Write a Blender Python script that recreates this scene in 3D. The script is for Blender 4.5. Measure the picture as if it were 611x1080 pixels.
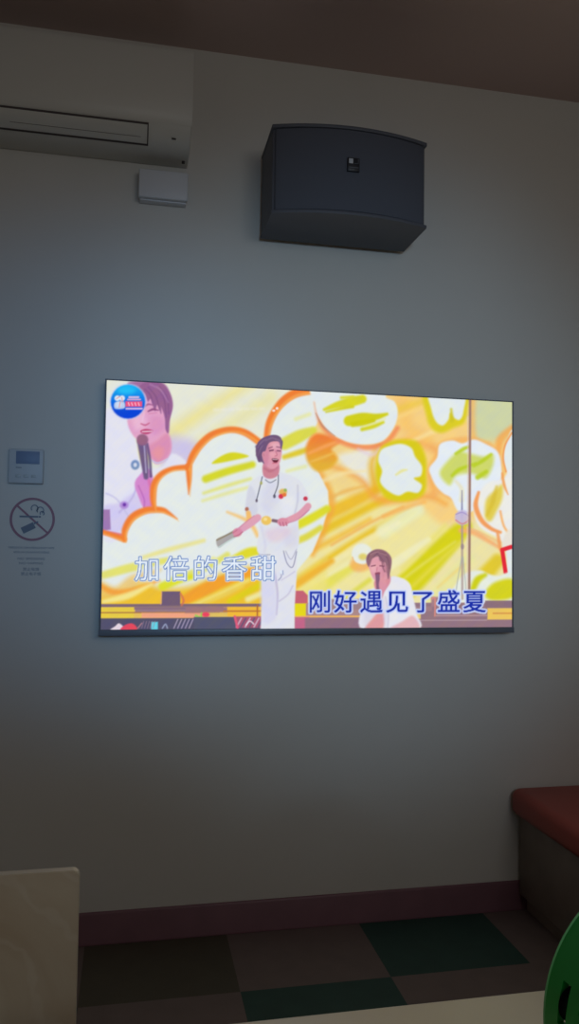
import bpy, bmesh, math, random
import numpy as np
from mathutils import Vector, Matrix

sc = bpy.context.scene
COL = sc.collection
for o in list(bpy.data.objects): bpy.data.objects.remove(o)

# ---------------------------------------------------------------- camera, light, exposure
FLOOR_TO_SCREEN = 1.42                     # height of the middle of the television above the floor
cam_d = bpy.data.cameras.new('camera'); cam = bpy.data.objects.new('camera', cam_d); COL.objects.link(cam); sc.camera = cam
cam_d.sensor_fit = 'VERTICAL'; cam_d.sensor_height = 24.0; cam_d.lens = 824.2754/1080*24.0
cam_d.clip_start = .02
YAW, PITCH, ROLL = .1982, .0469, .0139
_f = Vector((math.sin(YAW)*math.cos(PITCH), math.cos(YAW)*math.cos(PITCH), math.sin(PITCH)))
_r = Vector((math.cos(YAW), -math.sin(YAW), 0)); _u = _r.cross(_f)
_R = _r*math.cos(ROLL)+_u*math.sin(ROLL); _U = -_r*math.sin(ROLL)+_u*math.cos(ROLL)
cam.matrix_world = Matrix(((_R.x, _U.x, -_f.x, -.6225), (_R.y, _U.y, -_f.y, -2.655), (_R.z, _U.z, -_f.z, -.1362+FLOOR_TO_SCREEN), (0, 0, 0, 1)))

w = bpy.data.worlds.new('world'); sc.world = w; w.use_nodes = True
w.node_tree.nodes['Background'].inputs[0].default_value = (.0, .0, .0, 1); w.node_tree.nodes['Background'].inputs[1].default_value = 0

def spot(loc, target, watts, col, size_deg, blend, rad):
    d = bpy.data.lights.new('added_glow_spot', 'SPOT'); d.energy = watts; d.color = col; d.spot_size = math.radians(size_deg); d.spot_blend = blend; d.shadow_soft_size = rad
    o = bpy.data.objects.new('added_glow_spot', d); COL.objects.link(o); o.location = loc
    o.rotation_euler = (Vector(target)-Vector(loc)).to_track_quat('-Z', 'Y').to_euler(); return o
def area(loc, target, watts, col, sx, sy):
    d = bpy.data.lights.new('added_fill_light', 'AREA'); d.shape = 'RECTANGLE'; d.size = sx; d.size_y = sy; d.energy = watts; d.color = col
    o = bpy.data.objects.new('added_fill_light', d); COL.objects.link(o); o.location = loc
    o.rotation_euler = (Vector(target)-Vector(loc)).to_track_quat('-Z', 'Y').to_euler(); return o
# added lights, unseen: two cool spots for the television's glow, one dim area fill
spot((-.75, -4.2, 1.75), (-.78, 0, 1.56), 92.0, (.16, .50, 1.0), 28, 1.0, .2)
spot((-.30, -4.2, 1.75), (.18, 0, 1.56), 132.0, (.46, .72, 1.0), 36, 1.0, .2)
area((.6, -4.3, 2.3), (.2, 0, 1.2), 9.2, (.93, .96, .98), 1.2, .8)

sc.view_settings.view_transform = 'Standard'; sc.view_settings.look = 'None'
sc.view_settings.exposure = 0; sc.view_settings.gamma = 1; sc.view_settings.use_curve_mapping = False

# ---------------------------------------------------------------- helpers
def lin(c):
    c = np.asarray(c, float)/255
    return np.where(c <= .04045, c/12.92, ((c+.055)/1.055)**2.4)
def mat(name, col, rough=.5, metal=0, bump=0, bscale=200, vary=0, vscale=6, emit=0, coat=0, spec=.5):
    m = bpy.data.materials.new(name); m.use_nodes = True; n = m.node_tree; b = n.nodes['Principled BSDF']
    c = tuple(lin(col))+(1,)
    b.inputs['Base Color'].default_value = c; b.inputs['Roughness'].default_value = rough; b.inputs['Metallic'].default_value = metal
    b.inputs['Specular IOR Level'].default_value = spec
    if coat: b.inputs['Coat Weight'].default_value = coat
    tc = n.nodes.new('ShaderNodeTexCoord')
    if vary:
        t = n.nodes.new('ShaderNodeTexNoise'); t.inputs['Scale'].default_value = vscale; t.inputs['Detail'].default_value = 4
        n.links.new(tc.outputs['Object'], t.inputs['Vector'])
        r = n.nodes.new('ShaderNodeValToRGB'); r.color_ramp.elements[0].position = .3; r.color_ramp.elements[1].position = .7
        r.color_ramp.elements[0].color = tuple(v*(1-vary) for v in c[:3])+(1,); r.color_ramp.elements[1].color = tuple(min(1, v*(1+vary)) for v in c[:3])+(1,)
        n.links.new(t.outputs['Fac'], r.inputs['Fac']); n.links.new(r.outputs['Color'], b.inputs['Base Color'])
    if bump:
        t = n.nodes.new('ShaderNodeTexNoise'); t.inputs['Scale'].default_value = bscale; n.links.new(tc.outputs['Object'], t.inputs['Vector'])
        k = n.nodes.new('ShaderNodeBump'); k.inputs['Strength'].default_value = bump; k.inputs['Distance'].default_value = .002
        n.links.new(t.outputs['Fac'], k.inputs['Height']); n.links.new(k.outputs['Normal'], b.inputs['Normal'])
    return m

def link(name, me, m, parent=None, loc=None):
    o = bpy.data.objects.new(name, me); COL.objects.link(o)
    for x in (m if isinstance(m, (list, tuple)) else [m]): me.materials.append(x)
    if parent is not None: o.parent = parent
    if loc is not None: o.location = loc
    return o
def done(name, bm, m, parent=None, loc=None, smooth=40):
    me = bpy.data.meshes.new(name); bmesh.ops.recalc_face_normals(bm, faces=bm.faces[:]); bm.to_mesh(me); bm.free()
    if smooth:
        for p in me.polygons: p.use_smooth = True
        me.set_sharp_from_angle(angle=math.radians(smooth))
    return link(name, me, m, parent, loc)
def add_box(bm, x0, x1, y0, y1, z0, z1, bev=0, seg=2):
    t = bmesh.new(); bmesh.ops.create_cube(t, size=1)
    for v in t.verts: v.co = Vector(((x0+x1)/2+v.co.x*(x1-x0), (y0+y1)/2+v.co.y*(y1-y0), (z0+z1)/2+v.co.z*(z1-z0)))
    if bev: bmesh.ops.bevel(t, geom=t.edges[:], offset=bev, segments=seg, profile=.5, affect='EDGES')
    merge(bm, t)
def merge(bm, t, mtx=None):
    if mtx is not None: bmesh.ops.transform(t, matrix=mtx, verts=t.verts[:])
    me = bpy.data.meshes.new('tmp'); t.to_mesh(me); t.free(); bm.from_mesh(me); bpy.data.meshes.remove(me)
def box(name, d, m, parent=None, bev=.002, loc=None, seg=2):
    bm = bmesh.new(); add_box(bm, *d, bev=bev, seg=seg); return done(name, bm, m, parent, loc)
def prism(bm, pts, axis, a0, a1, bev=0, seg=2):
    """Extrude a closed 2-D outline along an axis (0 x, 1 y, 2 z)."""
    t = bmesh.new()
    def P(p, a):
        return Vector((a, p[0], p[1])) if axis == 0 else Vector((p[0], a, p[1])) if axis == 1 else Vector((p[0], p[1], a))
    A = [t.verts.new(P(p, a0)) for p in pts]; B = [t.verts.new(P(p, a1)) for p in pts]
    k = len(pts)
    for i in range(k): t.faces.new((A[i], A[(i+1) % k], B[(i+1) % k], B[i]))
    t.faces.new(A[::-1]); t.faces.new(B)
    if bev:
        bmesh.ops.recalc_face_normals(t, faces=t.faces[:])
        ed = [e for e in t.edges if e.is_manifold and e.calc_face_angle(0) > .6]
        bmesh.ops.bevel(t, geom=ed, offset=bev, segments=seg, profile=.5, affect='EDGES')
    merge(bm, t)
def cyl(bm, c, axis, r, h, n=24, r2=None):
    t = bmesh.new(); bmesh.ops.create_cone(t, cap_ends=True, segments=n, radius1=r, radius2=r if r2 is None else r2, depth=h)
    q = Vector((0, 0, 1)).rotation_difference(Vector(axis)).to_matrix().to_4x4()
    merge(bm, t, Matrix.Translation(c) @ q)
def thing(name, label, cat, loc=(0, 0, 0), group=None):
    o = bpy.data.objects.new(name, None); COL.objects.link(o); o.location = loc; o.empty_display_size = .1
    return tag(o, label, cat, group)
def tag(o, label, cat, group=None):
    o['label'] = label; o['category'] = cat; o['kind'] = 'thing'
    if group: o['group'] = group
    return o
def struct(o): o['kind'] = 'structure'; return o

def text_data(s, size, align='CENTER'):
    """Flat filled lettering in the x-z plane, as triangles (V, T)."""
    cu = bpy.data.curves.new('lettering', 'FONT'); cu.body = s; cu.size = size; cu.align_x = align; cu.align_y = 'BOTTOM_BASELINE'
    o = bpy.data.objects.new('lettering', cu); COL.objects.link(o); bpy.context.view_layer.update()
    me = o.evaluated_get(bpy.context.evaluated_depsgraph_get()).to_mesh(); me.calc_loop_triangles()
    V = np.array([v.co[:] for v in me.vertices]).reshape(-1, 3)[:, :2]; T = [tuple(t.vertices) for t in me.loop_triangles]
    bpy.data.objects.remove(o); bpy.data.curves.remove(cu)
    return V, T
def add_text(bm, s, x, y, z, size, width=None):
    V, T = text_data(s, size)
    if not len(V): return
    k = 1 if width is None else width/(V[:, 0].max()-V[:, 0].min())
    mid = (V[:, 0].max()+V[:, 0].min())/2
    vs = [bm.verts.new((x+(a-mid)*k, y, z+b)) for a, b in V]
    for t in T:
        try: bm.faces.new([vs[i] for i in t])
        except ValueError: pass
# ---------------------------------------------------------------- the picture the television is showing
class Picture:
    """Soft-edged drawing evaluated at sample points (X, Y); colours 0..255."""
    def __init__(s, X, Y):
        s.X = X; s.Y = Y; s.C = np.zeros((len(X), 3))
    def put(s, idx, a, col):
        if callable(col): col = col(s.X[idx], s.Y[idx])
        s.C[idx] = s.C[idx]*(1-a[:, None]) + np.asarray(col, float)*a[:, None]
    def near(s, P, m):
        x0, y0 = P.min(0)-m; x1, y1 = P.max(0)+m
        return np.nonzero((s.X > x0) & (s.X < x1) & (s.Y > y0) & (s.Y < y1))[0]
    @staticmethod
    def curve(P, closed, n=6):
        P = np.asarray(P, float)
        k = len(P); out = []
        rng = range(k) if closed else range(k-1)
        t = np.linspace(0, 1, n, endpoint=False)[:, None]
        for i in rng:
            g = (lambda j: P[j % k]) if closed else (lambda j: P[min(max(j, 0), k-1)])
            a, b, c, d = g(i-1), g(i), g(i+1), g(i+2)
            out.append(.5*(2*b + (c-a)*t + (2*a-5*b+4*c-d)*t*t + (3*b-a-3*c+d)*t**3))
        out = np.concatenate(out)
        return out if closed else np.vstack([out, P[-1]])
    def poly(s, P, col, soft=1.2, a=1.0, smooth=True):
        P = s.curve(P, True) if smooth else np.asarray(P, float)
        i = s.near(P, soft*2)
        if not len(i): return
        x, y = s.X[i], s.Y[i]
        d2 = np.full(len(i), 1e9); ins = np.zeros(len(i), bool)
        for (ax, ay), (bx, by) in zip(P, np.roll(P, -1, 0)):
            dx, dy = bx-ax, by-ay
            t = np.clip(((x-ax)*dx+(y-ay)*dy)/(dx*dx+dy*dy+1e-12), 0, 1)
            d2 = np.minimum(d2, (x-ax-t*dx)**2+(y-ay-t*dy)**2)
            if ay != by:
                ins ^= ((ay > y) != (by > y)) & (x < (bx-ax)*(y-ay)/(by-ay)+ax)
        d = np.sqrt(d2)*np.where(ins, -1, 1)
        t = np.clip(.5-d/(2*soft), 0, 1)
        s.put(i, a*t*t*(3-2*t), col)
    def line(s, P, w, col, soft=1.0, a=1.0, smooth=True):
        P = np.asarray(P, float)
        w = np.full(len(P), w, float) if np.isscalar(w) else np.asarray(w, float)
        if smooth and len(P) > 2:
            Q = s.curve(np.column_stack([P, w]), False); P = Q[:, :2]; w = np.maximum(Q[:, 2], 0)
        i = s.near(P, soft*2+w.max())
        if not len(i): return
        x, y = s.X[i], s.Y[i]; d = np.full(len(i), 1e9)
        for k in range(len(P)-1):
            (ax, ay), (bx, by) = P[k], P[k+1]; dx, dy = bx-ax, by-ay
            t = np.clip(((x-ax)*dx+(y-ay)*dy)/(dx*dx+dy*dy+1e-12), 0, 1)
            d = np.minimum(d, np.hypot(x-ax-t*dx, y-ay-t*dy)-(w[k]+t*(w[k+1]-w[k]))/2)
        t = np.clip(.5-d/(2*soft), 0, 1)
        s.put(i, a*t*t*(3-2*t), col)
    def disc(s, cx, cy, rx, ry, col, soft=1.0, a=1.0, rot=0.0):
        th = np.linspace(0, 2*math.pi, 28, endpoint=False)
        c, n = math.cos(rot), math.sin(rot)
        s.poly(np.column_stack([cx+rx*np.cos(th)*c-ry*np.sin(th)*n, cy+rx*np.cos(th)*n+ry*np.sin(th)*c]), col, soft, a, False)
    def box(s, x0, y0, x1, y1, col, soft=.8, a=1.0):
        s.poly([(x0, y0), (x1, y0), (x1, y1), (x0, y1)], col, soft, a, False)
    def glyph(s, M, x0, y0, x1, y1, col, a=1.0):
        """M: coverage array of one character cell, row 0 at the top."""
        i = np.nonzero((s.X > x0) & (s.X < x1) & (s.Y > y0) & (s.Y < y1))[0]
        if not len(i): return
        h, w = M.shape
        u = np.clip((s.X[i]-x0)/(x1-x0)*w-.5, 0, w-1.001); v = np.clip((s.Y[i]-y0)/(y1-y0)*h-.5, 0, h-1.001)
        iu, iv = u.astype(int), v.astype(int); fu, fv = u-iu, v-iv
        m = (M[iv, iu]*(1-fu)+M[iv, iu+1]*fu)*(1-fv)+(M[iv+1, iu]*(1-fu)+M[iv+1, iu+1]*fu)*fv
        s.put(i, a*m, col)

def spread(M, r):
    """Grow a coverage array by r cells (soft disc)."""
    out = np.zeros_like(M); h, w = M.shape; R_ = int(math.ceil(r))+1
    for dy in range(-R_, R_+1):
        for dx in range(-R_, R_+1):
            k = min(1.0, max(0.0, r+.5-math.hypot(dx, dy)))
            if k <= 0: continue
            ys, yd = (slice(0, h-dy), slice(dy, h)) if dy >= 0 else (slice(-dy, h), slice(0, h+dy))
            xs, xd = (slice(0, w-dx), slice(dx, w)) if dx >= 0 else (slice(-dx, w), slice(0, w+dx))
            out[yd, xd] = np.maximum(out[yd, xd], M[ys, xs]*k)
    return out

def paint_show(p, glyphs):
    WH = (226, 234, 236); YE = (218, 218, 40); OR = (243, 138, 58); CR = (236, 228, 176)
    LO = (247, 196, 128); SK = (224, 158, 176)
    mix = lambda a, b, t: np.asarray(a)*(1-t[:, None])+np.asarray(b)*t[:, None]
    p.C[:] = (236, 226, 168)
    # upper left: pale hazy light
    p.poly([(90, 380), (330, 380), (330, 440), (280, 470), (200, 490), (90, 560)], (229, 231, 216), 10, 1, False)
    p.line([(150, 480), (205, 440), (262, 405)], [16, 15, 10], (236, 224, 140), 9, .75)
    p.line([(205, 470), (250, 443), (285, 420)], [8, 14, 14], (232, 226, 160), 9, .7)
    p.line([(112, 470), (116, 420), (150, 402)], 14, (226, 230, 226), 6)
    p.poly([(175, 462), (206, 466), (212, 480), (190, 500), (172, 500)], (203, 194, 232), 8, .9)
    # right: warm ground and slanting beams
    p.poly([(322, 408), (545, 410), (545, 540), (440, 560), (330, 600), (315, 480)], (246, 208, 132), 8, 1, False)
    p.poly([(340, 500), (400, 515), (440, 530), (470, 560), (430, 640), (310, 640), (318, 600), (345, 560)], (238, 228, 160), 6, .95, False)
    p.poly([(330, 440), (352, 462), (385, 476), (398, 500), (415, 525), (400, 535), (358, 520), (338, 500), (325, 475)], (240, 212, 140), 5, .9)
    p.poly([(357, 484), (372, 476), (396, 476), (393, 512), (384, 509)], (232, 232, 222), 5, .95)
    for P, w, c in ([[(308, 616), (350, 588), (395, 560), (432, 540)], [7, 8, 8, 6], (232, 192, 40)],
                    [[(340, 545), (372, 530), (398, 517)], [14, 13, 8], (236, 186, 44)],
                    [[(340, 560), (366, 547), (400, 530), (425, 520)], [10, 9, 8, 5], (232, 192, 36)],
                    [[(330, 580), (350, 570), (390, 548)], [6, 6, 4], (240, 190, 70)],
                    [[(318, 636), (350, 612), (385, 590)], [10, 12, 6], (228, 222, 90)],
                    [[(370, 580), (400, 562), (436, 540)], [4, 5, 5], (236, 206, 100)],
                    [[(405, 560), (440, 538)], [16, 14], (234, 236, 190)],
                    [[(412, 634), (440, 608), (480, 566), (492, 556)], [26, 26, 20, 12], (212, 208, 14)],
                    [[(436, 618), (466, 590), (486, 572)], [3, 4, 3], (228, 218, 80)],
                    [[(448, 640), (475, 612), (494, 590)], [12, 14, 12], (232, 230, 160)],
                    [[(425, 600), (450, 575), (470, 555)], [4, 5, 4], (234, 224, 120)],
                    [[(505, 615), (525, 592)], [18, 14], (224, 198, 40)]):
        p.line(P, w, c, 4, .9)
    p.line([(326, 490), (350, 492), (380, 506), (398, 526), (425, 528), (452, 524), (470, 532)], [5, 4, 5, 7, 7, 6, 4], (243, 166, 76), 5, .8)
    p.line([(400, 470), (392, 490), (396, 515)], [5, 6, 9], (232, 176, 40), 5, .8)
    p.line([(337, 500), (349, 525), (344, 550), (330, 585)], [8, 9, 9, 4], (241, 168, 70), 4, .8)
    p.line([(420, 470), (440, 466), (462, 478), (455, 500), (458, 520)], [8, 10, 8, 7, 8], (245, 170, 90), 6, .8)
    p.line([(425, 425), (430, 450), (450, 462)], [18, 14, 12], (246, 196, 110), 7, .8)
    p.line([(420, 432), (450, 422), (452, 420)], 8, (236, 200, 70), 5, .7)
    for P, w, c in ([[(425, 470), (470, 450), (500, 440)], [4, 5, 3], (250, 226, 160)], [[(420, 440), (445, 430)], [5, 3], (250, 214, 130)], [[(335, 510), (360, 500), (385, 497)], [4, 5, 2], (244, 226, 170)],
                    [[(342, 528), (365, 518), (385, 513)], [3, 4, 2], (236, 178, 84)], [[(350, 575), (390, 552), (425, 535)], [2, 3, 2], (240, 170, 80)], [[(345, 596), (380, 574), (420, 552)], [5, 7, 5], (242, 238, 196)],
                    [[(330, 616), (365, 596), (380, 588)], [3, 5, 3], (240, 236, 190)], [[(395, 610), (425, 588), (452, 570)], [7, 9, 6], (240, 238, 200)], [[(415, 620), (440, 600), (480, 572)], [2, 3, 2], (232, 226, 110)],
                    [[(360, 634), (390, 612)], [5, 5], (216, 214, 60)], [[(462, 620), (480, 604), (490, 596)], [2, 3, 2], (240, 210, 120)], [[(405, 545), (430, 535), (448, 530)], [4, 5, 3], (246, 178, 92)]):
        p.line(P, w, c, 2.6, .7)
    # ---- large popcorn cloud on the left: white body, orange rim bumps
    body = [(105, 560), (120, 566), (132, 569), (139, 550), (154, 541), (163, 541), (162, 515), (170, 502), (182, 496), (197, 494),
            (206, 480), (220, 463), (243, 454), (262, 459), (276, 467), (283, 455), (290, 436), (303, 422), (322, 414), (340, 416),
            (338, 440), (326, 462), (325, 482), (337, 500), (346, 518), (347, 535), (340, 558), (330, 582), (312, 604), (300, 640), (105, 640)]
    p.poly(body, (227, 234, 233), 1.6, 1, False)
    # beams inside the cloud
    p.poly([(224, 489), (233, 481), (246, 477), (262, 481), (248, 485)], (214, 212, 40), 1.6)
    for P, w, c in ([[(217, 505), (240, 497), (266, 490)], [8, 8, 7], (212, 214, 40)],
                    [[(215, 520), (240, 512), (264, 505)], [3, 4, 3], (224, 226, 130)],
                    [[(214, 528), (240, 520), (262, 514)], [3, 4, 3], (228, 230, 160)],
                    [[(300, 468), (316, 460), (330, 454)], [13, 13, 8], (218, 216, 70)],
                    [[(300, 482), (316, 477), (328, 473)], [5, 6, 5], (222, 200, 50)],
                    [[(303, 497), (322, 492)], [3, 4], (228, 232, 170)],
                    [[(312, 442), (326, 437)], [4, 4], (230, 232, 170)],
                    [[(312, 555), (328, 547), (345, 537)], [9, 9, 8], (220, 218, 40)],
                    [[(312, 571), (324, 566), (338, 557)], [7, 7, 6], (220, 214, 70)],
                    [[(110, 606), (140, 598), (180, 590)], [8, 9, 6], (226, 224, 110)],
                    [[(150, 588), (180, 579), (215, 570)], [4, 5, 4], (232, 226, 150)],
                    [[(185, 610), (215, 600), (240, 585)], [8, 7, 6], (224, 224, 110)],
                    [[(210, 598), (225, 590)], [6, 6], (232, 232, 150)],
                    [[(246, 590), (262, 583), (274, 581)], [7, 10, 8], (222, 216, 40)],
                    [[(240, 540), (262, 550), (272, 565)], [2, 4, 4], (244, 196, 120)]):
        p.line(P, w, c, 2.4, .95)
    # orange flames along the bottom of the cloud
    p.poly([(105, 622), (125, 624), (150, 614), (172, 620), (200, 618), (235, 604), (262, 598), (280, 600), (280, 642), (105, 642)], (238, 190, 44), 6, .95)
    p.poly([(105, 612), (122, 618), (140, 606), (170, 600), (150, 614), (122, 628), (105, 630)], (235, 196, 110), 4, .8)
    for P, w, c in ([[(106, 617), (120, 624), (140, 622), (168, 612)], [5, 6, 5, 2], (244, 160, 60)],
                    [[(110, 634), (135, 628), (160, 616)], [4, 7, 3], (244, 232, 150)],
                    [[(196, 632), (215, 622), (240, 611), (276, 600)], [10, 13, 11, 7], (242, 158, 50)],
                    [[(172, 618), (190, 611), (205, 608)], [9, 8, 5], (220, 222, 36)],
                    [[(200, 640), (228, 628), (262, 612)], [4, 5, 4], (240, 222, 120)],
                    [[(243, 634), (262, 624), (276, 616)], [6, 7, 6], (222, 208, 30)],
                    [[(216, 636), (238, 627), (256, 618)], [3, 4, 3], (234, 206, 90)],
                    [[(262, 632), (276, 626)], [6, 6], (236, 232, 170)]):
        p.line(P, w, c, 2.6, .9)
    p.poly([(311, 612), (325, 602), (345, 590), (345, 640), (311, 640)], (238, 226, 130), 4, .8, False)
    p.line([(311, 618), (330, 605), (350, 592)], [8, 8, 6], (240, 178, 50), 3, .9)
    # close-up of a singer at upper left
    p.poly([(108, 440), (130, 438), (142, 462), (150, 490), (170, 492), (182, 478), (197, 490), (170, 500), (162, 512), (163, 540), (140, 546), (132, 566), (105, 560)], (226, 226, 240), 2)
    p.poly([(108, 560), (108, 535), (125, 530), (142, 520), (150, 535), (140, 548), (130, 560)], (206, 198, 240), 3, .8)
    p.line([(126, 540), (140, 524), (146, 505)], 2, (186, 176, 226), 1.5, .8)
    p.line([(112, 520), (124, 527), (138, 548)], 1.6, (190, 186, 226), 1.2, .7)
    p.poly([(107, 537), (116, 537), (117, 558), (107, 560)], (160, 122, 178), 1.2, 1, False)
    p.poly([(106, 558), (132, 563), (133, 569), (106, 563)], (222, 110, 120), 1.5, .9, False)
    p.poly([(135, 403), (156, 402), (172, 404), (179, 414), (182, 427), (179, 441), (177.5, 457), (172, 452), (166, 430), (150, 416), (138, 412)], (166, 112, 160), 1.6)
    p.poly([(136, 414), (150, 411), (162, 420), (172, 434), (175, 452), (180, 464), (180, 476), (174, 485), (164, 489), (156, 478), (150, 466), (141, 460), (134, 444)], (226, 164, 200), 1.6)
    p.poly([(140, 440), (150, 436), (154, 446), (148, 452), (142, 452)], (234, 186, 216), 4, .8)
    p.poly([(160, 440), (170, 440), (173, 452), (164, 458), (158, 452)], (216, 146, 192), 4, .7)
    p.poly([(156, 472), (166, 464), (176, 457), (180, 466), (179, 477), (172, 486), (163, 487)], (218, 142, 178), 2.8, .85)
    p.poly([(160, 478), (167, 470), (173, 474), (168, 485)], (232, 150, 160), 3, .7)
    p.poly([(150, 404), (168, 403), (178, 413), (181.6, 428), (178, 445), (177, 456), (174.4, 452), (174, 441), (170, 429), (169.6, 436), (165.6, 427), (163, 433), (158.6, 421), (155.6, 423), (152, 415), (146, 411)], (150, 98, 146), 1.3)
    for P in ([(156, 408), (164, 418), (168, 432)], [(162, 406), (172, 418), (175, 440)], [(168, 407), (176, 420), (177.6, 436)], [(152, 410), (158, 416), (161, 426)]):
        p.line(P, [1, 1.6, .8], (122, 78, 128), 1, .6)
    p.line([(158, 405), (169, 411), (177, 424)], [1.5, 2.2, 1], (180, 132, 176), 1.4, .7)
    p.line([(152, 428.6), (156, 426), (161, 427)], [1.6, 2, 1], (150, 84, 132), 1, .75)
    p.line([(156, 433.5), (161, 431.4), (166.6, 432.4)], [1.4, 2.4, 1], (140, 74, 124), 1, .9); p.line([(157, 436), (165, 435)], 1, (206, 120, 160), 1, .6)
    p.line([(148.6, 446.6), (153, 448), (157, 446)], [1.4, 2, 1.2], (196, 96, 136), 1, .8); p.line([(152, 434), (150, 443)], 1.4, (240, 200, 224), 1.4, .6)
    p.poly([(148, 454), (154, 452), (161, 454), (156, 457.5), (150, 457)], (190, 74, 120), 1)
    p.line([(150, 455), (160, 454.6)], 1.2, (240, 214, 230), .7, .9)
    p.line([(158, 484), (166, 488), (176, 484)], 1.4, (200, 200, 226), 1)
    p.disc(142.5, 490, 4.6, 5.2, (120, 146, 190), 1.4); p.disc(142.5, 490, 1.8, 2.2, (214, 220, 236), 1.2)
    p.poly([(142, 510), (148, 500), (156, 494), (161, 502), (163, 516), (162, 533), (153, 537), (147, 526)], (212, 138, 206), 1.6)
    p.line([(146, 512), (152, 526), (152, 535)], 1.4, (180, 100, 180), 1.2, .7)
    p.line([(157, 506), (160, 520), (160, 532)], 3, (222, 108, 160), 2, .7)
    p.line([(149, 466), (152, 485), (154, 503)], [9, 8, 5], (112, 92, 132), 1.4)
    p.line([(155, 468), (158, 485), (159, 502)], [3, 3, 3], (92, 76, 120), 1.2, .8)
    p.line([(152, 470), (154, 498)], 1.4, (190, 180, 214), 1, .8)
    p.disc(150, 463.5, 6.2, 6, (150, 100, 132), 1.4)
    p.disc(131, 532.5, 4.5, 4, (176, 140, 216), 1.6); p.disc(131.3, 532, 1.8, 1.8, (110, 60, 170), 1)
    # orange rim of the cloud
    for P, w in ([[(107, 560), (120, 564.5), (131, 568.5)], [4, 5, 6]],
                 [[(131.5, 569), (132, 558), (140, 545), (154, 538), (170, 537.5), (178, 541), (187, 547)], [4, 6.5, 7.5, 7, 6, 4, .6]],
                 [[(163, 536), (161.5, 524), (163, 510), (170, 500), (182, 494), (198, 492.5)], [4, 6.5, 7, 6, 5, 6]],
                 [[(199, 492), (199.4, 506), (199, 521)], [7, 5, .6]],
                 [[(198, 493), (203, 481), (211, 469), (224, 458), (242, 453), (258, 456), (273, 466)], [5, 7.5, 7.5, 7, 6.5, 7, 7]],
                 [[(281, 461), (284, 446), (291, 432), (301, 421), (314, 414), (336, 411)], [6, 7.5, 8, 9, 9, 7]]):
        p.line(P, w, (240, 128, 54), 1.8)
        p.line([(x+1.6, y+2.4) for x, y in P], [v*.35 for v in w], (246, 178, 92), 1.6, .6)
    # neck of popcorn by the top disc
    p.poly([(323, 470), (332, 458), (345, 459), (358, 466), (350, 474), (356, 484), (348, 494), (334, 497), (324, 486)], lambda x, y: mix((238, 128, 58), (228, 176, 56), np.clip((y-462)/28, 0, 1)), 3)
    p.line([(326, 478), (345, 470), (362, 464)], [3, 4, 3], (246, 166, 96), 2, .8)
    p.line([(328, 487), (342, 482), (352, 478)], [2, 3, 2], (238, 190, 90), 2, .8)
    # top popcorn disc
    p.line([(333, 425), (338, 446), (350, 460), (368, 469), (388, 472), (407, 467), (419, 452)], [3, 4, 5, 6, 6, 6, 5], (240, 138, 88), 3, .85)
    p.poly([(332, 408), (332, 425), (336, 440), (348, 456), (366, 466), (386, 469), (404, 465), (416, 450), (419.5, 435), (416, 424), (407, 419), (404, 408)], WH, 1.6)
    p.line([(333, 436), (340, 449), (353, 460)], [1, 2, 1], (180, 130, 110), 1, .6)
    for P, w, c in ([[(342, 432), (356, 427), (372, 423.5), (382, 421)], [3, 7, 10, 9], (214, 212, 32)], [[(344, 434.6), (360, 431), (372, 429)], [1.5, 3, 3], (208, 204, 20)], [[(360, 419.5), (372, 419)], [3, 4], (216, 214, 50)],
                    [[(368, 444), (382, 440.5), (396, 440), (408, 437)], [11, 10, 7, 3], (208, 206, 18)], [[(372, 448), (384, 446), (394, 444)], [5, 6, 4], (204, 202, 16)], [[(382, 453), (394, 449.5), (404, 445.6)], [4, 5, 3], (212, 210, 36)], [[(384, 450), (396, 446.4), (406, 442)], [.8, 1.6, 1], (230, 232, 160)]):
        p.line(P, w, c, 1.8, .95)
    p.line([(378, 474), (392, 480), (400, 474)], [2, 4, 3], (226, 206, 222), 3, .7)
    # small popcorn with yellow shadow
    p.poly([(398, 482), (404, 470), (420, 464), (440, 466), (449, 482), (450, 500), (448, 520), (434, 528), (412, 528), (400, 516), (396, 498)], (218, 204, 30), 3)
    p.poly([(399, 486), (402, 475), (413, 470), (424, 468.5), (434, 473), (438, 482), (445, 492), (444, 502), (437, 505), (445, 512), (441, 520), (430, 519), (420, 523), (408, 517), (401, 508), (403, 497)], WH, 1.8)
    p.line([(418, 501), (424, 497), (429, 496)], [2, 3, 1.5], (232, 226, 140), 1.6, .8)
    # popcorn at the top edge
    p.poly([(449, 412), (450, 440), (456, 453), (466, 457), (478, 452), (490, 446), (494, 430), (494, 412)], (220, 206, 40), 3)
    p.poly([(453, 410), (455, 432), (460, 445), (467, 449), (473, 443), (475, 436), (479, 441), (485, 443), (489, 434), (489, 410)], WH, 1.8)
    p.line([(476, 432), (477, 444)], [2, 4], (206, 196, 40), 2, .9)
    # mint corner
    p.poly([(500, 420), (541, 420), (541, 455), (520, 466), (500, 462)], (200, 212, 172), 7, .9)
    p.line([(499, 420), (500, 462), (515, 470)], 5, (244, 178, 96), 4, .7)
    p.line([(540, 452), (528, 464), (526, 478)], [6, 8, 5], (244, 168, 84), 3, .8)
    # flower popcorn
    p.poly([(452, 494), (459, 481), (463, 468), (476, 463), (496, 461), (513, 466), (526, 475), (531, 492), (530, 510), (518, 526), (505, 532), (488, 532), (468, 524), (458, 515), (452, 503)], (243, 178, 100), 3, .8)
    p.poly([(453, 494), (461, 483), (464, 469), (477, 465), (488, 468), (500, 464), (513, 469), (525, 477), (529, 492), (528, 508), (517, 522), (508, 528), (498, 540), (484, 540), (476, 526), (468, 521), (460, 513), (455, 503)], (228, 236, 244), 1.8)
    p.poly([(464, 500), (472, 487), (484, 477), (496, 479), (510, 482), (520, 480), (520, 492), (512, 505), (498, 500), (482, 502), (474, 512)], (206, 216, 110), 3.2)
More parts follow.
